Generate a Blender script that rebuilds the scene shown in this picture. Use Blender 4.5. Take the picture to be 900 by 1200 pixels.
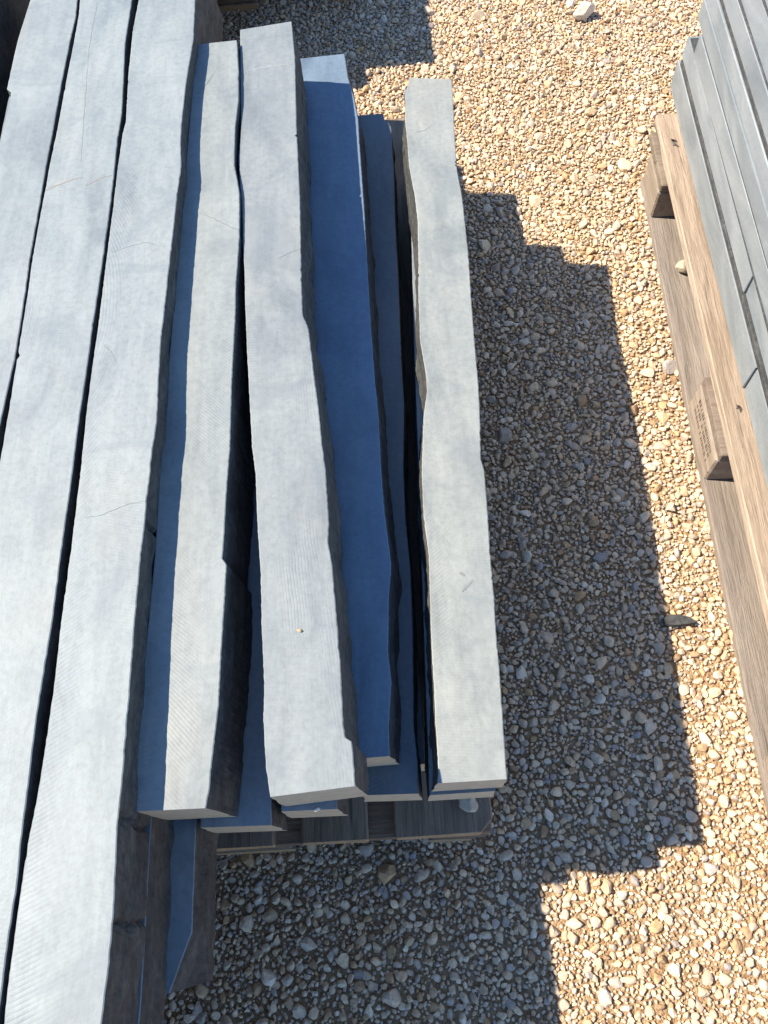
import bpy, bmesh, math, random
import numpy as np
from mathutils import Vector, Matrix, noise

random.seed(7); rng = np.random.default_rng(11)
for o in list(bpy.data.objects): bpy.data.objects.remove(o)
scn = bpy.context.scene
C = scn.collection

# ------------------------------------------------------------ camera
CAM_H = 1.45; FPX = 912.0                       # photo is 900 x 1200 px
def basis():
    nad = np.array([50., 450., FPX]); nad /= np.linalg.norm(nad)
    y = np.array([-110., -1848., FPX]); z = -nad
    y = y - z * (y @ z); y /= np.linalg.norm(y)
    return np.array([np.cross(y, z), y, z])     # rows: world axes in camera axes
RB = basis()
def at(p, z=0.0):
    """photo pixel -> world x, y on the level z it lies on"""
    d = RB @ np.array([p[0] - 450., p[1] - 600., FPX])
    k = (z - CAM_H) / d[2]
    return (d[0] * k, d[1] * k)
cam_d = bpy.data.cameras.new('camera'); cam = bpy.data.objects.new('camera', cam_d); C.objects.link(cam)
cam_d.sensor_fit = 'VERTICAL'; cam_d.sensor_height = 24.0; cam_d.lens = 24.0 * FPX / 1200.0
cam_d.clip_start = 0.02; cam_d.clip_end = 500
m = Matrix.Identity(4)
for i in range(3):
    m[i][0] = RB[i][0]; m[i][1] = -RB[i][1]; m[i][2] = -RB[i][2]
m.translation = (0, 0, CAM_H)
cam.matrix_world = m
scn.camera = cam

# ------------------------------------------------------------ sky, sun, exposure
SUN_TO = Vector((0.84, -0.165, -1.0)).normalized()       # direction the light travels
elev = math.asin(-SUN_TO.z); azim = math.atan2(-SUN_TO.x, -SUN_TO.y)
w = bpy.data.worlds.new('World'); scn.world = w; w.use_nodes = True
nt = w.node_tree; bg = nt.nodes['Background']
sky = nt.nodes.new('ShaderNodeTexSky'); sky.sky_type = 'NISHITA'; sky.sun_disc = False
sky.sun_elevation = elev; sky.sun_rotation = azim
sky.air_density = 1.0; sky.dust_density = 0.0; sky.ozone_density = 6.5
nt.links.new(sky.outputs[0], bg.inputs[0]); bg.inputs[1].default_value = 0.128
sd = bpy.data.lights.new('sun', 'SUN'); sun = bpy.data.objects.new('sun', sd); C.objects.link(sun)
sd.energy = 4.8; sd.angle = math.radians(0.53); sd.color = (1.0, 0.915, 0.765)
sun.rotation_euler = SUN_TO.to_track_quat('-Z', 'Y').to_euler(); sun.location = (-3, 1, 4)
scn.view_settings.view_transform = 'Standard'; scn.view_settings.look = 'None'
scn.view_settings.gamma = 1; scn.view_settings.use_curve_mapping = False
scn.view_settings.exposure = 1.05

# ------------------------------------------------------------ helpers
def tag(o, label=None, cat=None, group=None, kind=None):
    if label: o['label'] = label
    if cat: o['category'] = cat
    if group: o['group'] = group
    if kind: o['kind'] = kind
    return o
def link(name, me, mats, parent=None, loc=(0, 0, 0)):
    for mt in mats: me.materials.append(mt)
    o = bpy.data.objects.new(name, me); C.objects.link(o); o.location = loc
    if parent: o.parent = parent
    return o
def empty(name, loc, rz=0.0):
    o = bpy.data.objects.new(name, None); C.objects.link(o); o.location = loc
    o.rotation_euler = (0, 0, rz); o.empty_display_size = 0.1
    return o
def fbm(v, sc, off=0.0, oct=3):
    a = 1.0; s = 0.0; p = Vector((v[0] * sc[0] + off, v[1] * sc[1] + off * 1.7, v[2] * sc[2] - off))
    for _ in range(oct):
        s += a * noise.noise(p); p = p * 2.1; a *= 0.5
    return s

# ------------------------------------------------------------ materials
class NT:
    def __init__(s, name):
        s.m = bpy.data.materials.new(name); s.m.use_nodes = True; s.t = s.m.node_tree
        s.b = s.t.nodes['Principled BSDF']
    def n(s, typ, **kw):
        nd = s.t.nodes.new('ShaderNode' + typ)
        for k, v in kw.items(): setattr(nd, k, v)
        return nd
    def l(s, a, b): s.t.links.new(a, b)
    def noise(s, vec, scale, detail=4, rough=0.55, dist=0.0):
        nd = s.n('TexNoise'); nd.inputs['Scale'].default_value = scale; nd.inputs['Detail'].default_value = detail
        nd.inputs['Roughness'].default_value = rough; nd.inputs['Distortion'].default_value = dist
        s.l(vec, nd.inputs['Vector']); return nd.outputs['Fac']
    def ramp(s, fac, stops):
        nd = s.n('ValToRGB'); e = nd.color_ramp.elements
        while len(e) < len(stops): e.new(0.5)
        for el, (p, c) in zip(e, stops):
            el.position = p; el.color = (*c, 1) if len(c) == 3 else c
        s.l(fac, nd.inputs[0]); return nd.outputs[0]
    def mix(s, a, b, fac, mode='MIX'):
        nd = s.n('Mix', data_type='RGBA', blend_type=mode)
        for sock, v in ((nd.inputs[6], a), (nd.inputs[7], b), (nd.inputs[0], fac)):
            if isinstance(v, (int, float)): sock.default_value = v
            elif isinstance(v, tuple): sock.default_value = (*v, 1)
            else: s.l(v, sock)
        return nd.outputs[2]
    def math(s, op, a, b=0.5, c=None):
        nd = s.n('Math', operation=op)
        for i, v in enumerate((a, b, c)):
            if v is None: continue
            if isinstance(v, (int, float)): nd.inputs[i].default_value = v
            else: s.l(v, nd.inputs[i])
        return nd.outputs[0]
    def mapping(s, vec, scale=(1, 1, 1), rot=(0, 0, 0), loc=(0, 0, 0)):
        nd = s.n('Mapping'); nd.inputs['Scale'].default_value = scale; nd.inputs['Rotation'].default_value = rot
        nd.inputs['Location'].default_value = loc; s.l(vec, nd.inputs['Vector']); return nd.outputs[0]
    def objvec(s):
        tc = s.n('TexCoord'); oi = s.n('ObjectInfo')
        comb = s.n('CombineXYZ'); r = s.math('MULTIPLY', oi.outputs['Random'], 37.0)
        s.l(r, comb.inputs[0]); s.l(r, comb.inputs[1]); s.l(r, comb.inputs[2])
        add = s.n('VectorMath', operation='ADD'); s.l(tc.outputs['Object'], add.inputs[0]); s.l(comb.outputs[0], add.inputs[1])
        return tc.outputs['Object'], add.outputs[0], oi
    def bump(s, h, strength=0.3, dist=0.002, prev=None):
        nd = s.n('Bump'); nd.inputs['Strength'].default_value = strength; nd.inputs['Distance'].default_value = dist
        s.l(h, nd.inputs['Height'])
        if prev is not None: s.l(prev, nd.inputs['Normal'])
        return nd.outputs[0]
    def setp(s, **kw):
        for k, v in kw.items():
            k = k.replace('_', ' ')
            if isinstance(v, tuple): s.b.inputs[k].default_value = (*v, 1)
            elif isinstance(v, (int, float)): s.b.inputs[k].default_value = v
            else: s.l(v, s.b.inputs[k])

def mat_sawn(name, saw_rot=0.6, saw_amt=0.5):
    s = NT(name); obj, vec, oi = s.objvec()
    cloud = s.noise(s.mapping(vec, (11, 4.5, 11)), 1.0, 6, 0.62, 0.6)
    fine = s.noise(vec, 120, 6, 0.7)
    grain = s.noise(s.mapping(vec, (60, 5, 60)), 1.0, 5, 0.65, 0.3)
    base = s.ramp(cloud, [(0.28, (0.143, 0.166, 0.180)), (0.46, (0.205, 0.231, 0.238)), (0.70, (0.252, 0.276, 0.275))])
    base = s.mix(base, s.ramp(fine, [(0.3, (0.62, 0.62, 0.62)), (0.55, (1.0, 1.0, 1.0)), (0.8, (1.1, 1.1, 1.1))]), 0.5, 'MULTIPLY')
    base = s.mix(base, s.ramp(grain, [(0.3, (0.74, 0.75, 0.77)), (0.6, (1.0, 1.0, 1.0))]), 0.55, 'MULTIPLY')
    # circular saw arcs, patchy, at another angle on each stone
    spin = s.n('VectorRotate', rotation_type='Z_AXIS'); s.l(obj, spin.inputs['Vector'])
    s.l(s.math('MULTIPLY', oi.outputs['Random'], 1.3), spin.inputs['Angle']); svec = spin.outputs[0]
    warp = s.n('VectorMath', operation='MULTIPLY_ADD'); wn = s.n('TexNoise'); wn.inputs['Scale'].default_value = 5.0; s.l(vec, wn.inputs['Vector'])
    s.l(wn.outputs['Color'], warp.inputs[0]); warp.inputs[1].default_value = (0.018, 0.018, 0.0); s.l(svec, warp.inputs[2]); svec = warp.outputs[0]
    wv = s.n('TexWave', wave_type='RINGS', rings_direction='Z', wave_profile='SIN')
    wv.inputs['Scale'].default_value = 68; wv.inputs['Distortion'].default_value = 1.4
    wv.inputs['Detail'].default_value = 3; wv.inputs['Detail Scale'].default_value = 0.6
    s.l(s.mapping(svec, loc=(0.35, -0.45 + saw_rot, 0)), wv.inputs['Vector'])
    wv2 = s.n('TexWave', wave_type='BANDS', bands_direction='X'); wv2.inputs['Scale'].default_value = 80
    wv2.inputs['Distortion'].default_value = 2.0; wv2.inputs['Detail'].default_value = 3; wv2.inputs['Detail Scale'].default_value = 0.5
    s.l(s.mapping(svec, rot=(0, 0, saw_rot + 0.5)), wv2.inputs['Vector'])
    pat = s.ramp(s.noise(s.mapping(vec, (11, 3, 11), loc=(3, 1, 0)), 1.0, 3, 0.5), [(0.48, (0, 0, 0)), (0.66, (1, 1, 1))])
    pat2 = s.ramp(s.noise(s.mapping(vec, (13, 4, 13), loc=(9, 4, 2)), 1.0, 3, 0.5), [(0.5, (0, 0, 0)), (0.68, (1, 1, 1))])
    gsep = s.n('SeparateXYZ'); gtc = s.n('TexCoord'); s.l(gtc.outputs['Generated'], gsep.inputs[0])
    edge = s.ramp(s.math('ADD', gsep.outputs[0], s.math('MULTIPLY', cloud, 0.5)), [(0.42, (1, 1, 1)), (0.62, (0, 0, 0))])
    pat = s.math('MULTIPLY', s.math('ADD', pat, 0.35), s.math('ADD', s.math('MULTIPLY', edge, 0.8), 0.2))
    saw = s.math('MULTIPLY', s.math('POWER', wv.outputs['Fac'], 2.0), pat)
    saw2 = s.math('MULTIPLY', s.math('POWER', wv2.outputs['Fac'], 3.0), pat2)
    both = s.math('MAXIMUM', saw, saw2)
    base = s.mix(base, (0.125, 0.145, 0.175), s.math('MULTIPLY', both, saw_amt))
    scr = s.ramp(s.noise(s.mapping(vec, (260, 2.5, 1)), 1.0, 3, 0.5), [(0.66, (0, 0, 0)), (0.74, (1, 1, 1))])
    base = s.mix(base, (0.12, 0.14, 0.165), s.math('MULTIPLY', scr, 0.22))
    # pits, pencil-dark specks, pale dust
    vor = s.n('TexVoronoi'); vor.inputs['Scale'].default_value = 38; s.l(vec, vor.inputs['Vector'])
    sp = s.ramp(vor.outputs['Distance'], [(0.0, (1, 1, 1)), (0.075, (0, 0, 0))])
    spm = s.ramp(s.noise(vec, 23, 2), [(0.5, (0, 0, 0)), (0.62, (1, 1, 1))])
    spk = s.math('MULTIPLY', sp, spm)
    base = s.mix(base, (0.08, 0.085, 0.09), s.math('MULTIPLY', spk, 0.6))
    dust = s.ramp(s.noise(s.mapping(vec, (16, 8, 16), loc=(5, 5, 5)), 1.0, 6, 0.7), [(0.52, (0, 0, 0)), (0.75, (1, 1, 1))])
    base = s.mix(base, (0.272, 0.296, 0.292), s.math('MULTIPLY', dust, 0.6))
    stn = s.ramp(s.noise(s.mapping(vec, (6, 9, 6), loc=(2, 7, 1)), 1.0, 4, 0.55, 1.2), [(0.55, (0, 0, 0)), (0.63, (1, 1, 1)), (0.72, (0.2, 0.2, 0.2))])
    base = s.mix(base, (0.135, 0.158, 0.178), s.math('MULTIPLY', stn, 0.38))
    wrm = s.ramp(s.noise(s.mapping(vec, (5, 3, 5), loc=(12, 3, 8)), 1.0, 4, 0.6), [(0.58, (0, 0, 0)), (0.78, (1, 1, 1))])
    base = s.mix(base, (0.30, 0.27, 0.22), s.math('MULTIPLY', wrm, 0.3))
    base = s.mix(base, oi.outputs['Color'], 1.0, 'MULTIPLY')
    h = s.math('SUBTRACT', s.math('ADD', s.math('MULTIPLY', fine, 0.6), s.math('MULTIPLY', grain, 0.5)), s.math('MULTIPLY', both, 0.3))
    s.setp(Base_Color=base, Roughness=s.math('ADD', s.math('MULTIPLY', cloud, 0.15), 0.52), Normal=s.bump(h, 0.35, 0.0012))
    s.b.inputs['Specular IOR Level'].default_value = 0.6
    return s.m
def mat_split(name):
    s = NT(name); obj, vec, oi = s.objvec()
    lay = s.noise(s.mapping(vec, (26, 16, 40)), 1.0, 9, 0.74, 0.3)
    n2 = s.noise(vec, 85, 8, 0.75)
    base = s.ramp(lay, [(0.3, (0.032, 0.033, 0.034)), (0.5, (0.064, 0.064, 0.062)), (0.72, (0.125, 0.121, 0.112))])
    base = s.mix(base, s.ramp(n2, [(0.32, (0.35, 0.35, 0.36)), (0.5, (0.95, 0.95, 0.94)), (0.7, (1.5, 1.46, 1.38))]), 0.85, 'MULTIPLY')
    h = s.math('ADD', lay, s.math('MULTIPLY', n2, 0.5))
    s.setp(Base_Color=base, Roughness=0.8, Normal=s.bump(h, 1.0, 0.006))
    return s.m
def mat_wood(name, cols, axis='Y', rough=0.85):
    s = NT(name); obj, vec, oi = s.objvec()
    sc = (95, 5.0, 95) if axis == 'Y' else (5.0, 95, 95)
    sc2 = (9, 1.2, 9) if axis == 'Y' else (1.2, 9, 9)
    g = s.noise(s.mapping(vec, sc), 1.0, 6, 0.7, 0.6)
    wv = s.noise(s.mapping(vec, sc2), 1.0, 3, 0.5, 1.5)
    fib = s.noise(s.mapping(vec, tuple(c * 4 for c in sc)), 1.0, 4, 0.7)
    base = s.ramp(wv, [(0.3, cols[0]), (0.5, cols[1]), (0.72, cols[2])])
    base = s.mix(base, s.ramp(g, [(0.28, (0.42, 0.4, 0.38)), (0.5, (0.95, 0.95, 0.95)), (0.75, (1.2, 1.18, 1.15))]), 0.75, 'MULTIPLY')
    base = s.mix(base, s.ramp(fib, [(0.3, (0.6, 0.58, 0.56)), (0.55, (1, 1, 1))]), 0.6, 'MULTIPLY')
    st = s.ramp(s.noise(vec, 17, 5, 0.65), [(0.55, (0, 0, 0)), (0.75, (1, 1, 1))])
    base = s.mix(base, cols[3], s.math('MULTIPLY', st, 0.45))
    split = s.ramp(s.noise(s.mapping(vec, tuple(c * 0.45 if c > 20 else c * 0.5 for c in sc), loc=(4, 4, 4)), 1.0, 3, 0.5, 0.4), [(0.27, (1, 1, 1)), (0.33, (0, 0, 0))])
    base = s.mix(base, (0.05, 0.04, 0.032), s.math('MULTIPLY', split, 0.75))
    base = s.mix(base, oi.outputs['Color'], 1.0, 'MULTIPLY')
    h = s.math('ADD', g, s.math('MULTIPLY', fib, 0.6))
    s.setp(Base_Color=base, Roughness=rough, Normal=s.bump(h, 1.0, 0.004))
    return s.m
def mat_slab(name):
    s = NT(name); obj, vec, oi = s.objvec()
    cloud = s.noise(s.mapping(vec, (8, 4, 14)), 1.0, 6, 0.62, 0.8)
    fine = s.noise(vec, 140, 5, 0.7)
    base = s.ramp(cloud, [(0.28, (0.17, 0.192, 0.205)), (0.5, (0.245, 0.268, 0.278)), (0.72, (0.32, 0.338, 0.342))])
    base = s.mix(base, s.ramp(fine, [(0.3, (0.75, 0.75, 0.75)), (0.6, (1.05, 1.05, 1.05))]), 0.5, 'MULTIPLY')
    base = s.mix(base, oi.outputs['Color'], 1.0, 'MULTIPLY')
    s.setp(Base_Color=base, Roughness=0.5, Normal=s.bump(fine, 0.25, 0.001))
    return s.m
def mat_pebble():
    s = NT('limestone_gravel')
    at_ = s.n('Attribute', attribute_name='tint'); tc = s.n('TexCoord')
    n1 = s.noise(tc.outputs['Object'], 130, 5, 0.65); n2 = s.noise(tc.outputs['Object'], 420, 3, 0.6)
    base = s.mix(at_.outputs['Color'], s.ramp(n1, [(0.3, (0.72, 0.68, 0.62)), (0.55, (1, 1, 1)), (0.8, (1.12, 1.1, 1.08))]), 0.8, 'MULTIPLY')
    s.setp(Base_Color=base, Roughness=0.85, Normal=s.bump(s.math('ADD', n1, s.math('MULTIPLY', n2, 0.5)), 0.5, 0.0025))
    s.b.inputs['Specular IOR Level'].default_value = 0.25
    return s.m
def mat_ground():
    s = NT('gritty_ground'); tc = s.n('TexCoord'); v = tc.outputs['Object']
    vo = s.n('TexVoronoi'); vo.inputs['Scale'].default_value = 190; s.l(v, vo.inputs['Vector'])
    vb = s.n('TexVoronoi'); vb.inputs['Scale'].default_value = 520; s.l(v, vb.inputs['Vector'])
    n1 = s.noise(v, 6, 5, 0.6)
    sep = s.n('SeparateColor'); s.l(vo.outputs['Color'], sep.inputs[0])
    base = s.ramp(sep.outputs[0], [(0.0, (0.35, 0.205, 0.10)), (0.4, (0.47, 0.31, 0.17)), (0.75, (0.57, 0.41, 0.24)), (1.0, (0.39, 0.28, 0.18))])
    base = s.mix(base, s.ramp(n1, [(0.3, (0.75, 0.70, 0.62)), (0.7, (1, 1, 1))]), 0.7, 'MULTIPLY')
    base = s.mix(base, s.ramp(vb.outputs['Distance'], [(0.0, (1, 1, 1)), (0.8, (0.55, 0.5, 0.45))]), 0.6, 'MULTIPLY')
    h = s.math('SUBTRACT', 1.0, s.math('ADD', vo.outputs['Distance'], s.math('MULTIPLY', vb.outputs['Distance'], 0.4)))
    s.setp(Base_Color=base, Roughness=0.95, Normal=s.bump(h, 0.9, 0.004))
    return s.m
def mat_plain(name, col, rough=0.7, nscale=90, amt=0.4):
    s = NT(name); obj, vec, oi = s.objvec()
    n = s.noise(vec, nscale, 5, 0.65)
    base = s.mix(col, s.ramp(n, [(0.3, (0.55, 0.55, 0.55)), (0.7, (1.2, 1.2, 1.2))]), amt, 'MULTIPLY')
    s.setp(Base_Color=base, Roughness=rough, Normal=s.bump(n, 0.4, 0.002))
    return s.m

M_SAWN = mat_sawn('sawn_bluestone', 0.6, 0.22)
M_SAWN2 = mat_sawn('sawn_bluestone_crosshatched', -0.9, 0.34)
M_END = mat_plain('dusty_sawn_end', (0.50, 0.455, 0.345), 0.8, 70, 0.35)
M_SPLIT = mat_split('split_bluestone_side')
M_SLAB = mat_slab('cut_grey_slab')
M_PEB = mat_pebble(); M_GROUND = mat_ground()
M_WOOD = mat_wood('pallet_wood', [(0.27, 0.215, 0.165), (0.345, 0.28, 0.222), (0.41, 0.34, 0.28), (0.24, 0.21, 0.185)])
M_PALEWOOD = mat_wood('pale_board_edge', [(0.36, 0.30, 0.245), (0.44, 0.38, 0.315), (0.50, 0.44, 0.38), (0.33, 0.28, 0.23)])
M_WOODX = mat_wood('pallet_wood_crosswise', [(0.22, 0.165, 0.12), (0.28, 0.22, 0.165), (0.34, 0.27, 0.21), (0.18, 0.15, 0.125)], 'X')
M_GREYWOOD = mat_wood('weathered_grey_wood', [(0.19, 0.14, 0.095), (0.265, 0.20, 0.145), (0.33, 0.26, 0.195), (0.12, 0.085, 0.055)])
M_GREYWOODX = mat_wood('weathered_brown_wood_crosswise', [(0.17, 0.11, 0.07), (0.23, 0.155, 0.105), (0.29, 0.205, 0.14), (0.10, 0.07, 0.05)], 'X')
M_ENDGRAIN = mat_plain('fresh_wood_end', (0.46, 0.29, 0.15), 0.85, 160, 0.6)
M_NAIL = mat_plain('rusty_nail', (0.07, 0.05, 0.04), 0.6)
M_STAMP = mat_plain('burnt_stamp', (0.05, 0.035, 0.025), 0.9)
M_VEIN = mat_plain('rust_vein', (0.30, 0.235, 0.185), 0.8, 300, 0.5)
M_CRACK = mat_plain('hairline_mark', (0.165, 0.182, 0.186), 0.8, 500, 0.6)
M_PALE = mat_plain('pale_calcite', (0.34, 0.36, 0.36), 0.7, 300, 0.5)
M_SCUFF = mat_plain('grey_scuff', (0.19, 0.205, 0.205), 0.7, 600, 0.7)

# ------------------------------------------------------------ ground
bm = bmesh.new()
N = 40
for i in range(N + 1):
    for j in range(N + 1):
        # finer near the photo, out to the horizon at the rim
        u = (i / N * 2 - 1); v = (j / N * 2 - 1)
        bm.verts.new((0.3 + math.copysign(abs(u) ** 3, u) * 120 + u * 2, 1.2 + math.copysign(abs(v) ** 3, v) * 120 + v * 2, 0))
bm.verts.ensure_lookup_table()
for i in range(N):
    for j in range(N):
        a = i * (N + 1) + j
        bm.faces.new([bm.verts[k] for k in (a, a + N + 1, a + N + 2, a + 1)])
me = bpy.data.meshes.new('ground'); bm.to_mesh(me); bm.free()
g = link('ground', me, [M_GROUND]); tag(g, 'pale gritty gravel yard under the stone stacks', 'ground', kind='structure')

# ------------------------------------------------------------ gravel (numpy-built pebbles)
def icosphere(sub):
    b = bmesh.new(); bmesh.ops.create_icosphere(b, subdivisions=sub, radius=1.0)
    v = np.array([x.co[:] for x in b.verts]); f = np.array([[q.index for q in fc.verts] for fc in b.faces]); b.free()
    return v, f
def pebble_shapes(sub, n, seed):
    v, f = icosphere(sub); r = np.random.default_rng(seed); out = []
    for k in range(n):
        kk = r.integers(8, 15); nn = r.normal(size=(kk, 3)); nn /= np.linalg.norm(nn, axis=1)[:, None]
        d = r.uniform(0.43, 0.86, kk)
        c = np.clip(v @ nn.T, 1e-3, None)
        rad = np.minimum((d[None] / c).min(1), 1.08)
        soft = r.uniform(0.96, 1.0)
        p = v * (rad * soft + (1 - soft) * 0.92)[:, None]
        p *= np.array([1.0, r.uniform(0.68, 0.95), r.uniform(0.5, 0.75)])
        out.append(p)
    return out, f
SH = {1: pebble_shapes(1, 26, 3), 2: pebble_shapes(2, 26, 5), 3: pebble_shapes(3, 26, 9)}
PAL = np.array([(0.70, 0.51, 0.325), (0.73, 0.57, 0.39), (0.66, 0.46, 0.27), (0.58, 0.44, 0.32), (0.58, 0.36, 0.18),
                (0.52, 0.42, 0.34), (0.75, 0.62, 0.47), (0.44, 0.27, 0.145), (0.44, 0.38, 0.345), (0.64, 0.50, 0.365)])
PAL = PAL * np.array([1.05, 1.03, 0.985]); PAL = PAL * 0.85 + 0.15 * PAL.mean(1, keepdims=True) * np.array([1.12, 1.0, 0.86])
PW = np.array([0.2, 0.2, 0.13, 0.13, 0.05, 0.09, 0.07, 0.03, 0.03, 0.1]); PW /= PW.sum()
X0, X1, Y0, Y1 = -0.95, 1.75, -0.75, 3.7
CELL = 0.003
occ = np.zeros((int((X1 - X0) / CELL) + 2, int((Y1 - Y0) / CELL) + 2), bool)
_i = np.arange(-14, 15); DI, DJ = np.meshgrid(_i, _i, indexing='ij'); DD = np.sqrt(DI ** 2 + DJ ** 2) * CELL
def blocked(x, y):
    # wholly under the stacks, where no view reaches
    return (-0.60 < x < 0.0 and 0.22 < y < 1.6) or (0.80 < x < 1.35 and 0.1 < y < 1.5)
def far_from_view(x, y):
    return x > 1.3 or y > 2.8 or y < -0.35 or x < -0.75 or (x < -0.46 and y < 1.75) or (x > 0.72 and y < 1.62)
peb = []        # x, y, r, class
def scatter(dmin, dmax, spacing, prob, tol, core_only=False, skew=1.6):
    xs = np.arange(X0, X1, spacing); ys = np.arange(Y0, Y1, spacing)
    gx, gy = np.meshgrid(xs, ys); pts = np.stack([gx.ravel(), gy.ravel()], 1)
    pts += rng.uniform(-0.5, 0.5, pts.shape) * spacing
    pts = pts[rng.random(len(pts)) < prob]; rng.shuffle(pts)
    dia = dmin + (dmax - dmin) * rng.random(len(pts)) ** skew
    for (x, y), d in zip(pts, dia):
        if blocked(x, y) or (core_only and far_from_view(x, y)): continue
        r = d / 2; i = int((x - X0) / CELL); j = int((y - Y0) / CELL); k = min(14, int(math.ceil(r / CELL)))
        if i < k or j < k or i + k + 1 > occ.shape[0] or j + k + 1 > occ.shape[1]: continue
        msk = DD[14 - k:15 + k, 14 - k:15 + k] <= r
        win = occ[i - k:i + k + 1, j - k:j + k + 1]
        if (win & msk).sum() > tol * msk.sum(): continue
        win |= (DD[14 - k:15 + k, 14 - k:15 + k] <= r * 0.9)
        peb.append((x, y, r))
scatter(0.030, 0.042, 0.08, 0.10, 0.02, skew=2.2)
scatter(0.018, 0.029, 0.024, 0.36, 0.10, skew=2.0)
scatter(0.0115, 0.018, 0.0115, 0.75, 0.25)
scatter(0.008, 0.0115, 0.0078, 0.85, 0.38, core_only=True)
scatter(0.005, 0.008, 0.0062, 0.85, 0.55, core_only=True)
def build_gravel(peb):
    V = []; F = []; T = []; base = 0
    arr = np.array(peb)
    for sub in (1, 2, 3):
        lo, hi = {1: (0, 0.0068), 2: (0.0068, 0.0145), 3: (0.0145, 1)}[sub]
        sel = arr[(arr[:, 2] >= lo) & (arr[:, 2] < hi)]
        if sub == 1:
            pass
        shapes, f = SH[sub]
        which = rng.integers(0, len(shapes), len(sel))
        for k, sh in enumerate(shapes):
            s = sel[which == k]; n = len(s)
            if not n: continue
            a = rng.uniform(0, 2 * math.pi, n); tx = rng.normal(0, 0.28, n); ty = rng.normal(0, 0.28, n)
            ca, sa = np.cos(a), np.sin(a)
            p = np.repeat(sh[None], n, 0) * (s[:, 2] * 1.16)[:, None, None]
            # tilt about x then y, then spin
            y1 = p[..., 1] * np.cos(tx)[:, None] - p[..., 2] * np.sin(tx)[:, None]
            z1 = p[..., 1] * np.sin(tx)[:, None] + p[..., 2] * np.cos(tx)[:, None]
            x2 = p[..., 0] * np.cos(ty)[:, None] + z1 * np.sin(ty)[:, None]
            z2 = -p[..., 0] * np.sin(ty)[:, None] + z1 * np.cos(ty)[:, None]
            q = np.stack([x2 * ca[:, None] - y1 * sa[:, None] + s[:, 0:1],
                          x2 * sa[:, None] + y1 * ca[:, None] + s[:, 1:2],
                          z2 + (0.22 * s[:, 2] + rng.uniform(0, 0.003, n) + np.where(s[:, 2] < 0.0075, 0.001, 0.0))[:, None]], -1)
            nv = sh.shape[0]
            V.append(q.reshape(-1, 3)); F.append((f[None] + (np.arange(n) * nv)[:, None, None] + base).reshape(-1, 3))
            col = PAL[rng.choice(len(PAL), n, p=PW)] * rng.uniform(0.82, 1.1, n)[:, None]
            T.append(np.repeat(np.concatenate([col, np.ones((n, 1))], 1), nv, 0))
            base += n * nv
    V = np.concatenate(V); F = np.concatenate(F); T = np.concatenate(T)
    me = bpy.data.meshes.new('gravel')
    me.vertices.add(len(V)); me.vertices.foreach_set('co', V.astype(np.float32).ravel())
    me.loops.add(F.size); me.loops.foreach_set('vertex_index', F.astype(np.int32).ravel())
    me.polygons.add(len(F)); me.polygons.foreach_set('loop_start', np.arange(0, F.size, 3, dtype=np.int32))
    me.polygons.foreach_set('use_smooth', np.zeros(len(F), bool))
    ca = me.color_attributes.new('tint', 'FLOAT_COLOR', 'POINT'); ca.data.foreach_set('color', T.astype(np.float32).ravel())
    me.update(); me.validate()
    return me
gm = build_gravel(peb)
print('pebbles', len(peb), 'tris', len(gm.polygons))
tag(link('gravel', gm, [M_PEB]), 'loose cream and grey limestone gravel covering the yard', 'gravel', kind='stuff')

# ------------------------------------------------------------ single rocks that can be told apart
def rock(name, loc, size, rz, col, label, seed, group=None, cat='rock', flat=0.6, sub=3, parent=None):
    v, f = icosphere(sub); r = np.random.default_rng(seed)
    kk = 11; nn = r.normal(size=(kk, 3)); nn /= np.linalg.norm(nn, axis=1)[:, None]; d = r.uniform(0.6, 0.95, kk)
    c = np.clip(v @ nn.T, 1e-3, None); rad = np.minimum((d[None] / c).min(1), 1.05)
    p = v * rad[:, None]
    p = np.array([q * (1 + 0.05 * noise.noise(Vector(q) * 3 + Vector((seed, 0, 0)))) for q in p])
    p *= np.array([size[0] / 2, size[1] / 2, size[2] / 2]); p[:, 2] -= p[:, 2].min()
    me = bpy.data.meshes.new(name); me.from_pydata(p.tolist(), [], f.tolist())
    ca = me.color_attributes.new('tint', 'FLOAT_COLOR', 'POINT')
    ca.data.foreach_set('color', np.tile(np.array([*col, 1.0], np.float32), len(p)))
    for pl in me.polygons: pl.use_smooth = sub < 3
    o = link(name, me, [M_PEB], parent, loc); o.rotation_euler = (0, 0, rz)
    if label: tag(o, label, cat, group)
    return o
x, y = at((683, 22)); rock('rock', (x, y, 0.002), (0.075, 0.055, 0.045), 0.5, (0.66, 0.6, 0.5), 'pale angular rock sitting proud on sunlit gravel beyond the stacks', 21)
x, y = at((548, 941), 0.145); rock('rock', (x, y, 0.1445), (0.036, 0.026, 0.018), -0.5, (0.55, 0.47, 0.36), 'small cream pebble lying on the grey end of a pallet board', 22)
x, y = at((799, 316), 0.03); rock('rock', (x + 0.004, y, 0.0235), (0.04, 0.036, 0.03), 0.2, (0.5, 0.42, 0.3), 'small tan pebble wedged inside the side opening of the wooden pallet', 24)

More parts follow.
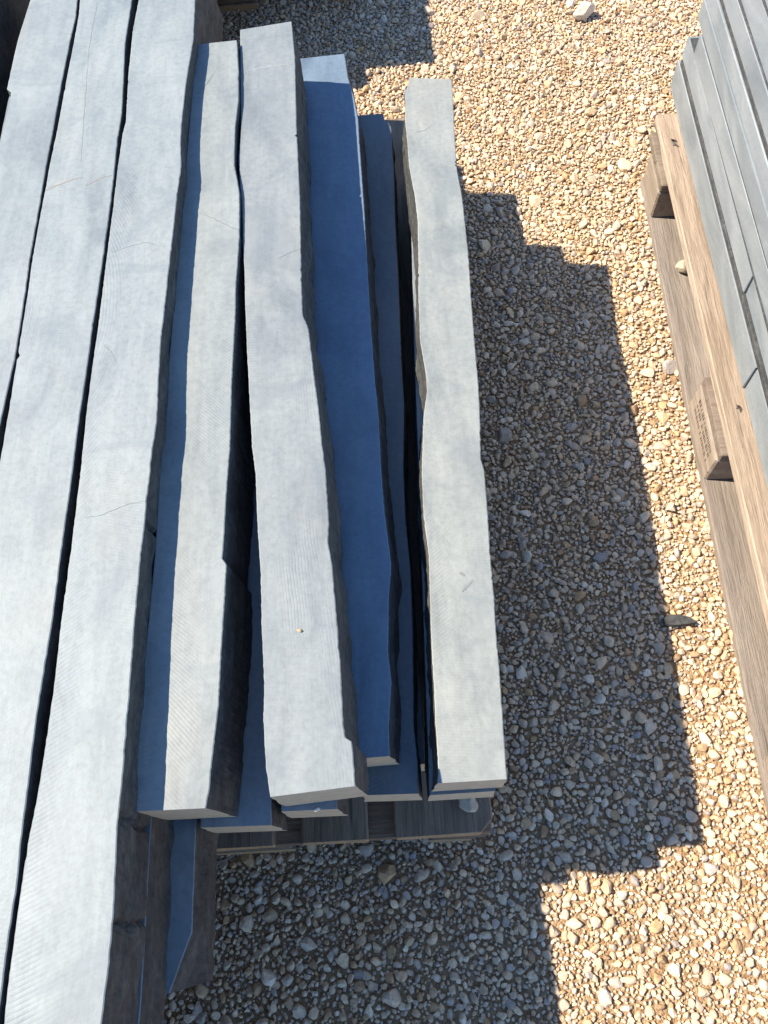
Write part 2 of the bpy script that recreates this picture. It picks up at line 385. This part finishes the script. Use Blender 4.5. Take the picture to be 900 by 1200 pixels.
# ------------------------------------------------------------ sawn stone posts
def smooth_edge(poly, n):
    p = np.array(poly); d = np.r_[0, np.cumsum(np.hypot(*np.diff(p, axis=0).T))]; t = np.linspace(0, d[-1], n)
    return np.stack([np.interp(t, d, p[:, 0]), np.interp(t, d, p[:, 1])], 1)
def stone(label, L, R, zt, zb, seed=0, px=True, color=(1, 1, 1), sawn=None, splay=(0.003, 0.004), rough=0.0022, nst=340,
          group=None, name='stone_post', jag=1.0, cracks=(), foot=None):
    """L, R: outline of the sawn top, far end to near end; photo pixels on level zt, or metres"""
    zf = zt if callable(zt) else (lambda y: zt)
    if px:
        def cv(p):
            z = zf(0.7)
            for _ in range(3):
                q = at(p, z); z = zf(q[1])
            return q
        L = [cv(p) for p in L]; R = [cv(p) for p in R]
    L = smooth_edge(L, nst); R = smooth_edge(R, nst)
    FT = smooth_edge(foot, nst) if foot else None
    rows = 6; verts = []; faces = []; mi = []
    top_fr = [0, None, 0.25, 0.5, 0.75, None, 1]
    for i in range(nst):
        l, r = L[i].copy(), R[i].copy(); wd = np.hypot(*(r - l)); u = (r - l) / wd
        def jagd(p, o):
            c = fbm((p[0], p[1], 0), (45, 230, 1), seed * 3.1 + o, 2)
            gate = max(0.0, noise.noise(Vector((p[1] * 9 + seed * 3 + o, seed, o))) - 0.08)
            ch = max(0.0, noise.noise(Vector((p[1] * (55 + 30 * gate) + seed * 5 + o, o, seed))) - 0.25) * 0.022 * gate
            return (0.0006 * c + 0.0006 + ch) * jag
        endf = 0.0
        l = l + u * jagd(l, 0.0); r = r - u * jagd(r, 9.0); wd = np.hypot(*(r - l))
        zl = zf(l[1]); zr = zf(r[1]); bev = 0.0012
        ring = []
        for k, fr in enumerate(top_fr):
            s = fr if fr is not None else (bev / wd if k == 1 else 1 - bev / wd)
            p = l + (r - l) * s; z = zl + (zr - zl) * s
            if k in (0, 6): z -= 0.0008
            ring.append((p[0], p[1], z))
        def side(p, out, o, sp, z0):
            res = []; p0 = p
            for j in range(1, rows + 1):
                s = j / rows; z = z0 + (zb - z0) * s
                if FT is not None and o == 5.0: p = p0 + (FT[i] - p0) * min(1.0, s * 1.6)
                q = (p[0], p[1], z)
                a = fbm(q, (24, 26, 50), seed * 2.3 + o, 4)
                st = noise.noise(Vector((q[1] * 13 + seed, z * 45 + o, o)))
                st = 0.6 if st > 0.18 else (-0.5 if st < -0.25 else 0.0)
                d = sp * s + rough * (a + st) * min(1.0, s * 2.5)
                for yc, sl in cracks:
                    if o == 5.0 and abs(p[1] - yc - sl * s - 0.004 * noise.noise(Vector((z * 60, yc, 0)))) < 0.004: d -= 0.006
                res.append((p[0] + out[0] * d, p[1] + out[1] * d, z))
            return res
        ring += side(r, u, 5.0, splay[1], zr)
        ring += side(l, -u, 1.0, splay[0], zl)[::-1]
        verts += ring
    nr = 7 + 2 * rows
    for i in range(nst - 1):
        for k in range(nr):
            a = i * nr + k; b = i * nr + (k + 1) % nr
            faces.append((a, a + nr, b + nr, b)); mi.append(0 if k < 6 else 1)
    faces.append(tuple(range(nr))); mi.append(2)
    faces.append(tuple(range((nst - 1) * nr, nst * nr))[::-1]); mi.append(2)
    P = np.array(verts); c = np.array([P[:, 0].mean(), P[:, 1].mean(), zb]); P -= c
    me = bpy.data.meshes.new(name); me.from_pydata(P.tolist(), [], faces)
    me.polygons.foreach_set('material_index', np.array(mi, np.int32))
    o = link(name, me, [sawn or M_SAWN, M_SPLIT, M_END], None, tuple(c)); o.color = (*color, 1)
    b = bmesh.new(); b.from_mesh(me); bmesh.ops.recalc_face_normals(b, faces=b.faces); b.to_mesh(me); b.free()
    return tag(o, label, 'stone post', group)
def bar(label, x0, x1, yfar, ynear, zt, zb, seed, color=(1, 1, 1), wob=0.006, skew=0.0, **kw):
    """a post known only from its side or end: wavy straight outline in metres"""
    ys = np.linspace(yfar, ynear, 14)
    L = [(x0 + skew * (y - ynear) + wob * noise.noise(Vector((y * 4, seed, 0))), y) for y in ys]
    R = [(x1 + skew * (y - ynear) + wob * noise.noise(Vector((y * 4, seed, 5))), y) for y in ys]
    return stone(label, L, R, zt, zb, seed, px=False, color=color, nst=170, **kw)

ZT = 0.605          # top of the tall stack
# --- tall stack, top layer
Ta_L = [(62, -110), (35, 0), (21.7, 42), (16, 65), (7.5, 105), (12.5, 107), (11.7, 117), (1.7, 160), (-22, 260), (-55, 400), (-104, 600), (-175, 900), (-270, 1290), (-440, 1990)]
Ta_R = [(117, -110), (91, 0), (89, 20), (82, 50), (73, 95), (63, 150), (54, 197), (51, 215), (46, 245), (36, 300), (29, 350), (18, 420), (11, 450), (2, 490), (-9, 540), (-32, 640), (-92, 900), (-185, 1290), (-337, 1990)]
Tb_L = [(120, -110), (93.5, 0), (91.5, 20), (86, 50), (77, 95), (67, 150), (57, 197), (54, 215), (48, 245), (38, 300), (31, 350), (20, 418), (9, 485), (0, 537), (-23, 640), (-82, 900), (-172, 1290), (-322, 1990)]
Tb_R = [(178, -110), (155, 0), (147, 50), (145, 97), (143, 133), (138, 163), (133, 213), (128, 253), (120, 310), (108, 390), (104, 420), (92, 500), (85, 557), (72, 648), (63, 720), (50, 800), (43, 843), (35, 910), (25, 987), (20, 1040), (13, 1083), (4, 1150), (-2, 1197), (-16, 1290), (-120, 1990)]
Tc_L = [(184, -110), (162, 0), (155, 37), (150, 87), (147, 143), (143, 157), (137, 200), (132, 243), (123, 313), (115, 380), (110, 412), (101, 480), (94, 550), (82, 648), (72, 720), (63, 800), (55, 857), (43, 933), (32, 987), (24, 1040), (18, 1083), (9, 1150), (4, 1197), (-9, 1290), (-112, 1990)]
Tc_R = [(250, -110), (229, 0), (227, 47), (218, 100), (213, 147), (212, 170), (213, 197), (208, 227), (204, 267), (200, 300), (194, 355), (189, 400), (187, 432), (184, 497), (180, 522), (177, 550), (172, 587), (171, 607), (166, 645), (159, 720), (153, 800), (150, 843), (143, 923), (138, 967), (137, 1000), (134, 1067), (128, 1133), (120, 1197), (112, 1290), (52, 1990)]
TOPG = None
stone('pale sawn stone post with a notched edge by the dark gap, atop the tall stack', Ta_L, Ta_R, ZT, 0.52, 1, color=(1.03, 1.02, 1.0))
tb = stone('pale stone post with a thin rusty vein, second from the tall stack edge', Tb_L, Tb_R, ZT + 0.001, 0.52, 2, color=(1.07, 1.06, 1.03))
tc_ = stone('broad pale stone post on the open edge of the tall stack, dark side showing', Tc_L, Tc_R, ZT, 0.5175, 3, nst=420, cracks=((-0.012, 0.004), (0.09, -0.006), (-0.21, 0.003), (0.43, 0.0)), color=(1.09, 1.07, 1.04), rough=0.0025, splay=(0.0, 0.004))
for k, (zb, zt, xr) in enumerate(((0.008, 0.19, -0.745), (0.1905, 0.375, -0.735), (0.3755, 0.56, -0.74))):  # posts added to block light and hide sunlit gravel in the gap
    bar(('bottom', 'middle', 'top')[k] + ' stone post added to darken the gap behind the tall stack', xr - 0.3, xr, 2.6, -0.6, zt, zb, 100 + k)
# --- tall stack, layers below
bar('dark stone post second from top on the open side of the tall stack', -0.415, -0.308, 1.70, -0.62, 0.506, 0.437, 5, rough=0.003, splay=(0, 0.004))
bar('stone post under the notched and the veined posts of the tall stack', -0.525, -0.422, 1.72, -0.60, 0.514, 0.437, 6)
bar('stone post under the dark gap of the tall stack', -0.68, -0.535, 1.74, -0.58, 0.514, 0.437, 7)
# the ledge stone
stone('shaded blue stone ledge with a broken tip jutting low from the tall stack',
      [(-0.40, 1.35), (-0.40, 0.5), (-0.398, 0.1), (-0.395, -0.085)], [(-0.283, 1.35), (-0.281, 0.6), (-0.277, 0.2), (-0.2745, 0.0), (-0.2735, -0.022), (-0.285, -0.052), (-0.296, -0.083)],
      foot=[(-0.280, 1.35), (-0.278, 0.6), (-0.274, 0.2), (-0.2705, 0.0), (-0.270, -0.03), (-0.270, -0.06), (-0.272, -0.078)], zt=0.4355, zb=0.358, seed=8, px=False, rough=0.003, splay=(0, 0.004))
bar('stone post beside the jutting ledge stone low in the tall stack', -0.53, -0.408, 1.5, -0.10, 0.436, 0.358, 9)
bar('lowest but two stone post at the outer back of the tall stack', -0.68, -0.54, 1.6, -0.08, 0.436, 0.358, 10)
for k, (a, b) in enumerate(((-0.475, -0.375), (-0.58, -0.485), (-0.685, -0.59))):
    bar(['stone post bearing the jutting ledge stone from below', 'middle stone post one layer above the bottom of the tall stack',
         'outer stone post one layer above the bottom of the tall stack'][k], a, b, 1.55, 0.06 + 0.01 * k, 0.357, 0.252, 11 + k, rough=0.003)
for k, (a, b) in enumerate(((-0.475, -0.375), (-0.58, -0.485), (-0.685, -0.59))):
    bar(['bottom stone post of the tall stack next to the low stack', 'bottom stone post in the middle of the tall stack',
         'bottom stone post at the outer side of the tall stack'][k], a, b, 1.55, 0.12 + 0.01 * k, 0.251, 0.1455, 14 + k, rough=0.003)

# --- low stack, upper stones
B_L = [(232, 52), (227, 83), (220, 160), (217, 200), (210, 283), (204, 350), (196, 437), (191, 500), (186, 562), (181, 647), (173, 730), (166, 800), (162, 850), (157, 951)]
B_R = [(278, 47), (280, 83), (280, 117), (276, 150), (275, 193), (279, 213), (281, 227), (281, 277), (279, 307), (277, 333), (276, 375), (272, 450), (270, 525), (266, 575), (263, 630), (261, 655), (266, 661), (264, 700), (260, 762), (258, 800), (257, 825), (249, 892), (246, 925), (242, 947)]
b_ = stone('cream grey stone post half striped by the blue shadow of the tall stack beside it', B_L, B_R, lambda y: 0.563 + 0.016 * y / 1.4, 0.457, 21, color=(1.1, 1.06, 1.0), splay=(0.0, 0.010), rough=0.003)
C_L = [(281, 35), (281, 83), (282, 150), (279, 187), (281, 220), (283, 233), (284, 283), (286, 317), (287, 360), (289, 412), (292, 470), (295, 525), (299, 556), (301, 612), (305, 675), (306, 737), (309, 800), (308, 844), (311, 900), (316, 934)]
C_R = [(342, 25), (346, 67), (348, 150), (352, 233), (353, 293), (354, 333), (355, 368), (362, 385), (370, 450), (374, 480), (378, 520), (382, 550), (386, 612), (385, 635), (390, 662), (393, 700), (397, 742), (400, 787), (403, 850), (405, 864), (413, 869), (414, 877), (417, 921)]
c_ = stone('sawn stone post with crosshatched saw marks, highest in mid low stack', C_L, C_R, lambda y: 0.557 + 0.012 * y / 1.4, 0.457, 22, color=(1.0, 0.97, 0.94), sawn=M_SAWN2, splay=(0.0, 0.008), rough=0.003)
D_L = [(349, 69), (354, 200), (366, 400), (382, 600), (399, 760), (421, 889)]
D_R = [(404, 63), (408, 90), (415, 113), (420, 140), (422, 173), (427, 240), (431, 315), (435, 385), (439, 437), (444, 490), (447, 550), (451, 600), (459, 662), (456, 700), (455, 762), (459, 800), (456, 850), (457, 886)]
stone('deep blue shaded stone post with a sunlit tip beside the crosshatched post', D_L, D_R, lambda y: 0.440 + 0.011 * y / 1.4, 0.368, 23, color=(0.66, 0.81, 1.02), splay=(0, 0.010), rough=0.0025)  # tint made darker and bluer to deepen the shade on this post
Rz = lambda y: 0.437 + 0.026 * y / 1.4
R_L = [(479, 91), (475, 111), (474, 139), (477, 167), (479, 194), (486, 231), (489, 258), (490, 306), (490, 350), (492, 400), (499, 440), (500, 457), (496, 487), (494, 547), (494, 562), (496, 607), (502, 650), (504, 725), (506, 775), (508, 800), (510, 850), (513, 900), (512, 918)]
R_R = [(530, 93), (531, 111), (533, 155), (536, 200), (542, 230), (546, 267), (550, 304), (553, 355), (557, 405), (561, 450), (563, 487), (564, 537), (568, 552), (572, 600), (575, 650), (580, 705), (582, 745), (586, 787), (590, 847), (595, 913)]
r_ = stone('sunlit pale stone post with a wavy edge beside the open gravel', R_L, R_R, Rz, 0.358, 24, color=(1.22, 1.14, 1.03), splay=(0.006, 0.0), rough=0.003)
# --- low stack, stones half hidden under those
stone('blue shaded stone post showing between the striped and the crosshatched posts', [(262, 90), (255, 300), (245, 600), (234, 970)], [(300, 88), (304, 300), (312, 600), (319, 967)], 0.455, 0.367, 25, color=(0.97, 1, 1.04))
stone('short stone end peeping out directly beneath the crosshatched post', [(304, 80), (309, 300), (318, 600), (329, 951)], [(340, 78), (352, 300), (372, 600), (396, 948)], 0.455, 0.367, 26)
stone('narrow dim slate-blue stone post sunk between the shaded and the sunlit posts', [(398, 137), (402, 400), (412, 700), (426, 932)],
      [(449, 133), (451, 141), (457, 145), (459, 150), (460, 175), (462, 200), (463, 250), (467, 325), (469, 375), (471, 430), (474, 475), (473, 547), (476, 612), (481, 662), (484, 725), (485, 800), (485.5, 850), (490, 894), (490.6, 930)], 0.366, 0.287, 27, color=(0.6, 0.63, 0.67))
stone('stone post lying directly underneath the sunlit wavy post', [(478, 130), (485, 400), (495, 700), (503, 932)], [(520, 130), (545, 400), (566, 700), (581, 927)], 0.356, 0.287, 28)
bar('dark stone post supporting the short stone end from below', -0.165, -0.075, 1.36, 0.15, 0.366, 0.287, 29)
bar('dark stone post hidden in the gap between tall and low stacks', -0.262, -0.172, 1.36, 0.155, 0.366, 0.287, 30)
LOWX = ((-0.36, -0.265), (-0.255, -0.165), (-0.155, -0.07), (-0.055, 0.012), (0.022, 0.092))
for lay, (zt, zb, yn) in enumerate(((0.286, 0.217, 0.17), (0.216, 0.1455, 0.19))):
    for k, (a, b) in enumerate(LOWX):
        if lay == 0 and k == 0: continue
        bar('dark post %s of the low stack, %s' % (('second layer up', 'in the bottom layer')[lay],
            ('beside the tall stack', 'second from the tall stack', 'in mid row', 'second from open gravel', 'on the gravel side')[k]),
            a if k < 4 else a + 0.055, b if k < 4 else 0.120, 1.42 if k < 4 else 1.645, yn, zt, zb, 40 + lay * 6 + k, rough=0.002, splay=(0, 0))

# --- marks on the stones (parts)
def ribbon(name, parent, pts, z, wid, mt, th=0.0006):
    w0 = np.array([at(p, z) for p in pts]); n = 30; q = smooth_edge(w0, n); vs = []; fs = []
    for i in range(n):
        d = q[min(i + 1, n - 1)] - q[max(i - 1, 0)]; d /= np.hypot(*d) + 1e-9; nn = np.array([-d[1], d[0]])
        p = q[i] + nn * 0.0016 * noise.noise(Vector((i * 0.7, z, 3)))
        ww = wid * (0.35 + 0.65 * abs(noise.noise(Vector((i * 0.55, 7, z))) * 2)) * (1 - abs(2 * i / (n - 1) - 1) ** 4)
        for s_, zz in ((-1, th), (1, th), (1, -0.001), (-1, -0.001)):
            vs.append((p[0] + nn[0] * ww * s_, p[1] + nn[1] * ww * s_, z + zz))
    for i in range(n - 1):
        for k in range(4):
            fs.append((i * 4 + k, i * 4 + (k + 1) % 4, i * 4 + 4 + (k + 1) % 4, i * 4 + 4 + k))
    vs = [tuple(np.array(v) - np.array(parent.location)) for v in vs]
    me = bpy.data.meshes.new(name); me.from_pydata(vs, [], fs); return link(name, me, [mt], parent)
ribbon('rust_vein', tb, [(53, 224), (62, 219), (76, 214), (86, 210), (96, 208)], ZT + 0.001, 0.0011, M_VEIN, 0.0003)
ribbon('rust_vein', tb, [(100, 218), (110, 213), (120, 208), (132, 205)], ZT + 0.001, 0.0008, M_VEIN, 0.0003)
ribbon('scuff_mark', r_, [(538, 671), (545, 675)], Rz(0.395), 0.0018, M_SCUFF, 0.0003)
ribbon('scuff_mark', r_, [(541, 694), (547, 688), (552, 683), (554, 679)], Rz(0.378), 0.0024, M_SCUFF, 0.0003)

for pts, o, z in (([(100, 607), (118, 604), (150, 591), (172, 587)], tc_, ZT), ([(132, 296), (150, 289), (172, 284), (194, 290)], tc_, ZT),
                  ([(120, 402), (130, 412), (138, 428)], tc_, ZT),
                  ([(326, 303), (338, 297), (353, 291)], c_, 0.5647), ([(231, 249), (248, 255), (262, 262), (277, 269)], b_, 0.5741), ([(232, 110), (244, 96), (262, 70)], b_, 0.5780),
                  ([(104, 60), (109, 30), (114, 5)], tb, ZT + 0.001), ([(95, 190), (99, 130), (104, 60)], tb, ZT + 0.001)):
    ribbon('hairline_crack', o, pts, z, 0.00045, M_CRACK, 0.0002)
ribbon('pale_vein', c_, [(283, 86), (300, 81), (320, 77), (344, 75)], 0.5684, 0.0009, M_PALE, 0.0003)
ribbon('scuff_mark', r_, [(487, 155), (498, 153), (508, 145)], Rz(1.27), 0.0006, M_CRACK, 0.0004)

# ------------------------------------------------------------ pallets
def box_bm(x0, x1, y0, y1, z0, z1, bev=0.0025, cut=None, seed=0):
    b = bmesh.new(); pts = [(x0, y0), (x1, y0), (x1, y1), (x0, y1)]
    if cut:                                   # cut = {corner index: size}
        out = []
        for k, p in enumerate(pts):
            if k in cut:
                c = cut[k]; pa = pts[k - 1]; pb = pts[(k + 1) % 4]
                for t in (pa, pb):
                    d = Vector((t[0] - p[0], t[1] - p[1])).normalized() * c
                    out.append((p[0] + d.x, p[1] + d.y))
            else: out.append(p)
        pts = out
    lo = [b.verts.new((p[0], p[1], z0)) for p in pts]; hi = [b.verts.new((p[0], p[1], z1)) for p in pts]
    n = len(pts); b.faces.new(lo[::-1]); b.faces.new(hi)
    for k in range(n): b.faces.new((lo[k], lo[(k + 1) % n], hi[(k + 1) % n], hi[k]))
    if bev: bmesh.ops.bevel(b, geom=b.edges[:], offset=bev, segments=1, affect='EDGES')
    r = random.Random(seed)
    for v in b.verts: v.co += Vector((r.uniform(-1, 1), r.uniform(-1, 1), r.uniform(-1, 1) * 0.3)) * 0.0009
    return b
def part(name, b, mats, parent, color=(1, 1, 1), loc=None, endmat=False, axis=1):
    me = bpy.data.meshes.new(name); bmesh.ops.recalc_face_normals(b, faces=b.faces)
    # origin at the piece's own middle so that the grain differs from piece to piece
    c = sum((v.co for v in b.verts), Vector()) / len(b.verts)
    for v in b.verts: v.co -= c
    if endmat:
        for f in b.faces:
            if abs(f.normal[axis]) > 0.6: f.material_index = 1
    b.to_mesh(me); b.free(); o = link(name, me, mats, parent, c); o.color = (*color, 1); return o
def pallet(root, W, Ln, boards, M_len, M_cross, inset=0.0, blk=0.19, blkw=0.10, colr=None, near_cut=0.0, seed=0, over=0.0):
    """x 0..W across, y 0..Ln along; boards: list of (x0, x1) of the deck"""
    r = random.Random(seed); out = {}
    def tint(): 
        k = r.uniform(0.85, 1.1); return (k, k * r.uniform(0.97, 1.0), k * r.uniform(0.93, 1.0))
    for i, (a, b_) in enumerate(((0, blkw), (W / 2 - 0.0725, W / 2 + 0.0725), (W - blkw, W))):
        cut = {0: 0.028, 3: 0.05} if i == 0 else ({1: 0.028, 2: 0.05} if i == 2 else None)
        part('bottom_board', box_bm(a, b_, 0, Ln, 0.001, 0.023, cut=cut, seed=seed + i), [M_len, M_ENDGRAIN], root, tuple(c * q for c, q in zip(tint(), (0.84, 0.85, 0.87))), endmat=True)
        for j, yy in enumerate((0, (Ln - blk) / 2, Ln - blk)):
            cc = None
            if i == 0: cc = {0: 0.02} if j == 0 else ({3: 0.05} if j == 2 else None)
            out['block', i, j] = part('block', box_bm(a + 0.002, b_ - 0.002, yy + 0.003, yy + blk - 0.003, 0.023, 0.1, cut=cc, bev=0.004, seed=seed + 10 + i * 3 + j), [M_len, M_len], root, tint(), endmat=True)
    for j, yy in enumerate((0.003, (Ln - blk) / 2 + 0.003, Ln - blk + 0.003)):
        out['stringer', j] = part('stringer_board', box_bm(inset, W - inset, yy, yy + blk - 0.006, 0.1, 0.122, seed=seed + 30 + j), [M_cross, M_cross], root, tint(), endmat=True, axis=0)
    for i, (a, b_) in enumerate(boards):
        cut = {}
        if i == len(boards) - 1 and near_cut: cut = {1: near_cut}
        if i == 0 and near_cut: cut = {0: near_cut}
        o = part('deck_board', box_bm(a, b_, 0, Ln + over, 0.122, 0.144, cut=cut, seed=seed + 40 + i), [M_len, M_ENDGRAIN], root, tint() if colr is None else colr[i], endmat=True)
        out['deck', i] = o
        if over:
            o.data.materials.append(M_PALEWOOD)
            for f in o.data.polygons:
                if abs(f.normal.x) > 0.6: f.material_index = 2
            o.color = (1.06, 0.97, 0.86, 1)
        for yy in (0.07, Ln / 2, Ln - 0.075):
            for xx in ((a + 0.03, b_ - 0.03) if b_ - a > 0.12 else ((a + b_) / 2,)):
                b = bmesh.new(); bmesh.ops.create_cone(b, cap_ends=True, segments=8, radius1=0.0042, radius2=0.0042, depth=0.003)
                for v in b.verts: v.co += Vector((xx + r.uniform(-.008, .008), yy + r.uniform(-.012, .012), 0.1438)) - o.location
                me = bpy.data.meshes.new('nail'); b.to_mesh(me); b.free(); link('nail', me, [M_NAIL], o)
    return out
# grey pallet under the stone posts
lp = empty('pallet', (-0.689, 0.081, 0)); tag(lp, 'weathered grey wooden pallet carrying the tall and low stacks of stone posts', 'pallet')
bd = [(0, 0.145), (0.186, 0.286), (0.327, 0.457), (0.500, 0.605), (0.647, 0.800)]
pallet(lp, 0.80, 1.66, bd, M_GREYWOOD, M_GREYWOODX, near_cut=0.02, seed=3)
# tan pallet under the slabs
pa = math.atan2(0.662 - 0.622, 1.459 - 0.728)
rp = empty('pallet', (0.662 + 0.0 - 0.055 * 0 - math.sin(pa) * 1.465, 1.459 - math.cos(pa) * 1.465, 0), -pa)
tag(rp, 'sunlit tan wooden pallet carrying the grey slabs, blocks and openings along its side', 'pallet')
po = pallet(rp, 0.84, 1.655, [(0.016, 0.20), (0.24, 0.345), (0.385, 0.515), (0.555, 0.66), (0.70, 0.83)], M_WOOD, M_WOODX, inset=0.004, seed=17, over=0.03)
# illegible burnt stamp on the middle block's outer side
blk = po['block', 0, 1]; b = bmesh.new(); r = random.Random(4)
for row, zz in enumerate((0.022, 0.006, -0.010)):
    yy = -0.062
    while yy < 0.062:
        wd = r.choice((0.002, 0.003, 0.0015)); hh = r.uniform(0.008, 0.011)
        if r.random() < 0.85:
            vs = bmesh.ops.create_cube(b, size=1)['verts']
            for v in vs: v.co = Vector((v.co.x * 0.0012 - 0.0482, v.co.y * wd + yy, v.co.z * hh + zz))
        yy += wd + r.uniform(0.002, 0.004)
me = bpy.data.meshes.new('burnt_stamp'); b.to_mesh(me); b.free(); link('burnt_stamp', me, [M_STAMP], blk)

# ------------------------------------------------------------ grey slabs on the tan pallet
def slab(label, along0, along1, z0, z1, setback, seed, group, depth=0.66, color=(1, 1, 1), tilt=0.0, cut=0.0):
    b = box_bm(setback, setback + depth, along0, along1, z0, z1, bev=0.0014, cut=None, seed=seed)
    me = bpy.data.meshes.new('stone_slab'); c = Vector((setback + depth / 2, (along0 + along1) / 2, z0))
    for v in b.verts: v.co -= c
    bmesh.ops.recalc_face_normals(b, faces=b.faces); b.to_mesh(me); b.free()
    o = link('stone_slab', me, [M_SLAB]); o.color = (*color, 1)
    o.matrix_world = Matrix.Translation(Vector((0.7385, 1.651, 0)) ) @ Matrix.Rotation(-SA, 4, 'Z') @ Matrix.Translation(c)
    o.rotation_euler.z += tilt + random.Random(seed).uniform(-0.004, 0.004)
    return tag(o, label, 'stone slab', group, 'thing')
SA = math.atan2(0.756 - 0.702, 1.651 - 0.717)
SLABS = 'grey slabs stacked on the tan pallet'
# (z0, z1, setback, far end, joint, near end); far end measured along the stack from its reference point
lay = [(0.1445, 0.213, 0.0, 0.125, -0.79, -1.45), (0.228, 0.276, 0.004, 0.115, -0.62, -1.46), (0.278, 0.327, 0.006, 0.045, -0.95, -1.44),
       (0.3295, 0.373, 0.007, 0.10, -0.70, -1.45), (0.3745, 0.413, 0.010, 0.13, -0.86, -1.46), (0.426, 0.472, 0.012, 0.11, -0.60, -1.45),
       (0.4745, 0.53, 0.016, 0.12, -0.80, -1.45), (0.532, 0.58, 0.02, 0.10, -0.66, -1.45)]
for k, (z0, z1, sb) in enumerate(((0.2132, 0.2278, 0.002), (0.2762, 0.2778, 0.005), (0.3272, 0.3293, 0.0065), (0.4132, 0.4258, 0.011), (0.4722, 0.4743, 0.014), (0.5302, 0.5318, 0.018))):
    o = slab('thin dark rough stone strip between the %s slab layers on the tan pallet' % ('two lowest', 'second and third', 'third and fourth', 'fifth and sixth', 'sixth and seventh', 'seventh and eighth')[k],
         -1.43, 0.105 if k != 2 else 0.03, z0, z1, sb, 120 + k, 'dark strips between the slabs')
    o.data.materials[0] = M_SPLIT; o.name = 'stone_strip'
ordn = ['lowest', 'second', 'third', 'fourth', 'fifth', 'sixth', 'seventh', 'eighth']
for k, (z0, z1, sb, yf, yj, yn) in enumerate(lay):
    t = 0.94 + 0.1 * ((k * 37) % 10) / 10
    slab('far grey cut slab in the %s layer up from the tan pallet' % ordn[k], yj + 0.002, yf, z0, z1, sb, 60 + k, SLABS, color=(t, t, t))
    t = 0.94 + 0.1 * ((k * 53 + 4) % 10) / 10
    slab('near grey cut slab in the %s layer up from the tan pallet' % ordn[k], yn, yj - 0.002, z0, z1, sb + (0.004 if k % 2 else 0.001), 80 + k, SLABS, color=(t, t, t))

# ------------------------------------------------------------ next stack beyond (mostly out of frame, throws the far shadow)
fp = empty('pallet', (-0.80, 2.475, 0)); tag(fp, 'dark shaded edge of another pallet beyond the tall stack', 'pallet')
pallet(fp, 0.80, 1.2, [(0, 0.145), (0.186, 0.286), (0.327, 0.457), (0.500, 0.605), (0.647, 0.790)], M_GREYWOOD, M_GREYWOODX, seed=29)
for k, (z0, z1, yn, xr) in enumerate(((0.1455, 0.25, 2.40, -0.33), (0.251, 0.36, 2.12, -0.305), (0.361, 0.48, 2.26, -0.31), (0.481, 0.60, 2.245, -0.305))):
    bar('stone post on the far dark pallet, %s layer from its bottom' % ('first', 'second', 'third', 'fourth')[k], xr - 0.42, xr, 3.65, yn, z1, z0, 90 + k, rough=0.002)

# ------------------------------------------------------------ dark slate chip on the gravel, crumbs on the posts
x, y = at((795, 727), 0.012)
bm = bmesh.new(); r = random.Random(2)
pts = [(-0.032, 0.004), (-0.018, 0.012), (0.004, 0.010), (0.024, 0.004), (0.034, -0.008), (0.016, -0.011), (-0.012, -0.012), (-0.028, -0.008)]
lo = [bm.verts.new((p[0], p[1], 0.0)) for p in pts]; hi = [bm.verts.new((p[0] * 0.9, p[1] * 0.9, 0.007 + r.uniform(0, 0.003))) for p in pts]
bm.faces.new(lo[::-1]); bm.faces.new(hi)
for k in range(8): bm.faces.new((lo[k], lo[(k + 1) % 8], hi[(k + 1) % 8], hi[k]))
me = bpy.data.meshes.new('slate_chip'); bm.to_mesh(me); bm.free()
o = link('slate_chip', me, [M_SPLIT], None, (x, y, 0.010)); tag(o, 'thin dark slate chip lying on gravel at the shadow edge', 'stone chip')
x, y = at((351, 739), 0.5595); rock('stone_crumb', (x, y, 0.5592), (0.009, 0.005, 0.004), -0.3, (0.5, 0.36, 0.2), 'tiny tan crumb on top of the crosshatched stone post', 31, cat='crumb', sub=1)
x, y = at((372, 949), 0.455); rock('stone_crumb', (x, y, 0.4548), (0.009, 0.005, 0.004), 0.2, (0.75, 0.75, 0.72), 'tiny white crumb on the short stone end beneath the crosshatched post', 33, cat='crumb', sub=1)

# ------------------------------------------------------------ dry twig at the pallet's edge
cu = bpy.data.curves.new('twig_path', 'CURVE'); cu.dimensions = '3D'; cu.bevel_depth = 0.0016; cu.bevel_resolution = 1
sp = cu.splines.new('POLY'); pp = [(246, 1004), (254, 1003), (259, 1008), (256, 1013), (250, 1010), (262, 1008), (272, 1003), (279, 996)]
sp.points.add(len(pp) - 1)
for q, p in zip(sp.points, pp):
    x, y = at(p, 0.018); q.co = (x, y, 0.018, 1)
tmp = bpy.data.objects.new('twig_tmp', cu); me = bpy.data.meshes.new_from_object(tmp); bpy.data.objects.remove(tmp); me.name = 'dry_twig'
c = sum((v.co for v in me.vertices), Vector()) / len(me.vertices)
for v in me.vertices: v.co -= c
o = link('dry_twig', me, [M_VEIN], None, c); me.materials[0] = M_WOOD
tag(o, 'curled pale dry twig on the gravel against the grey pallet edge', 'twig')
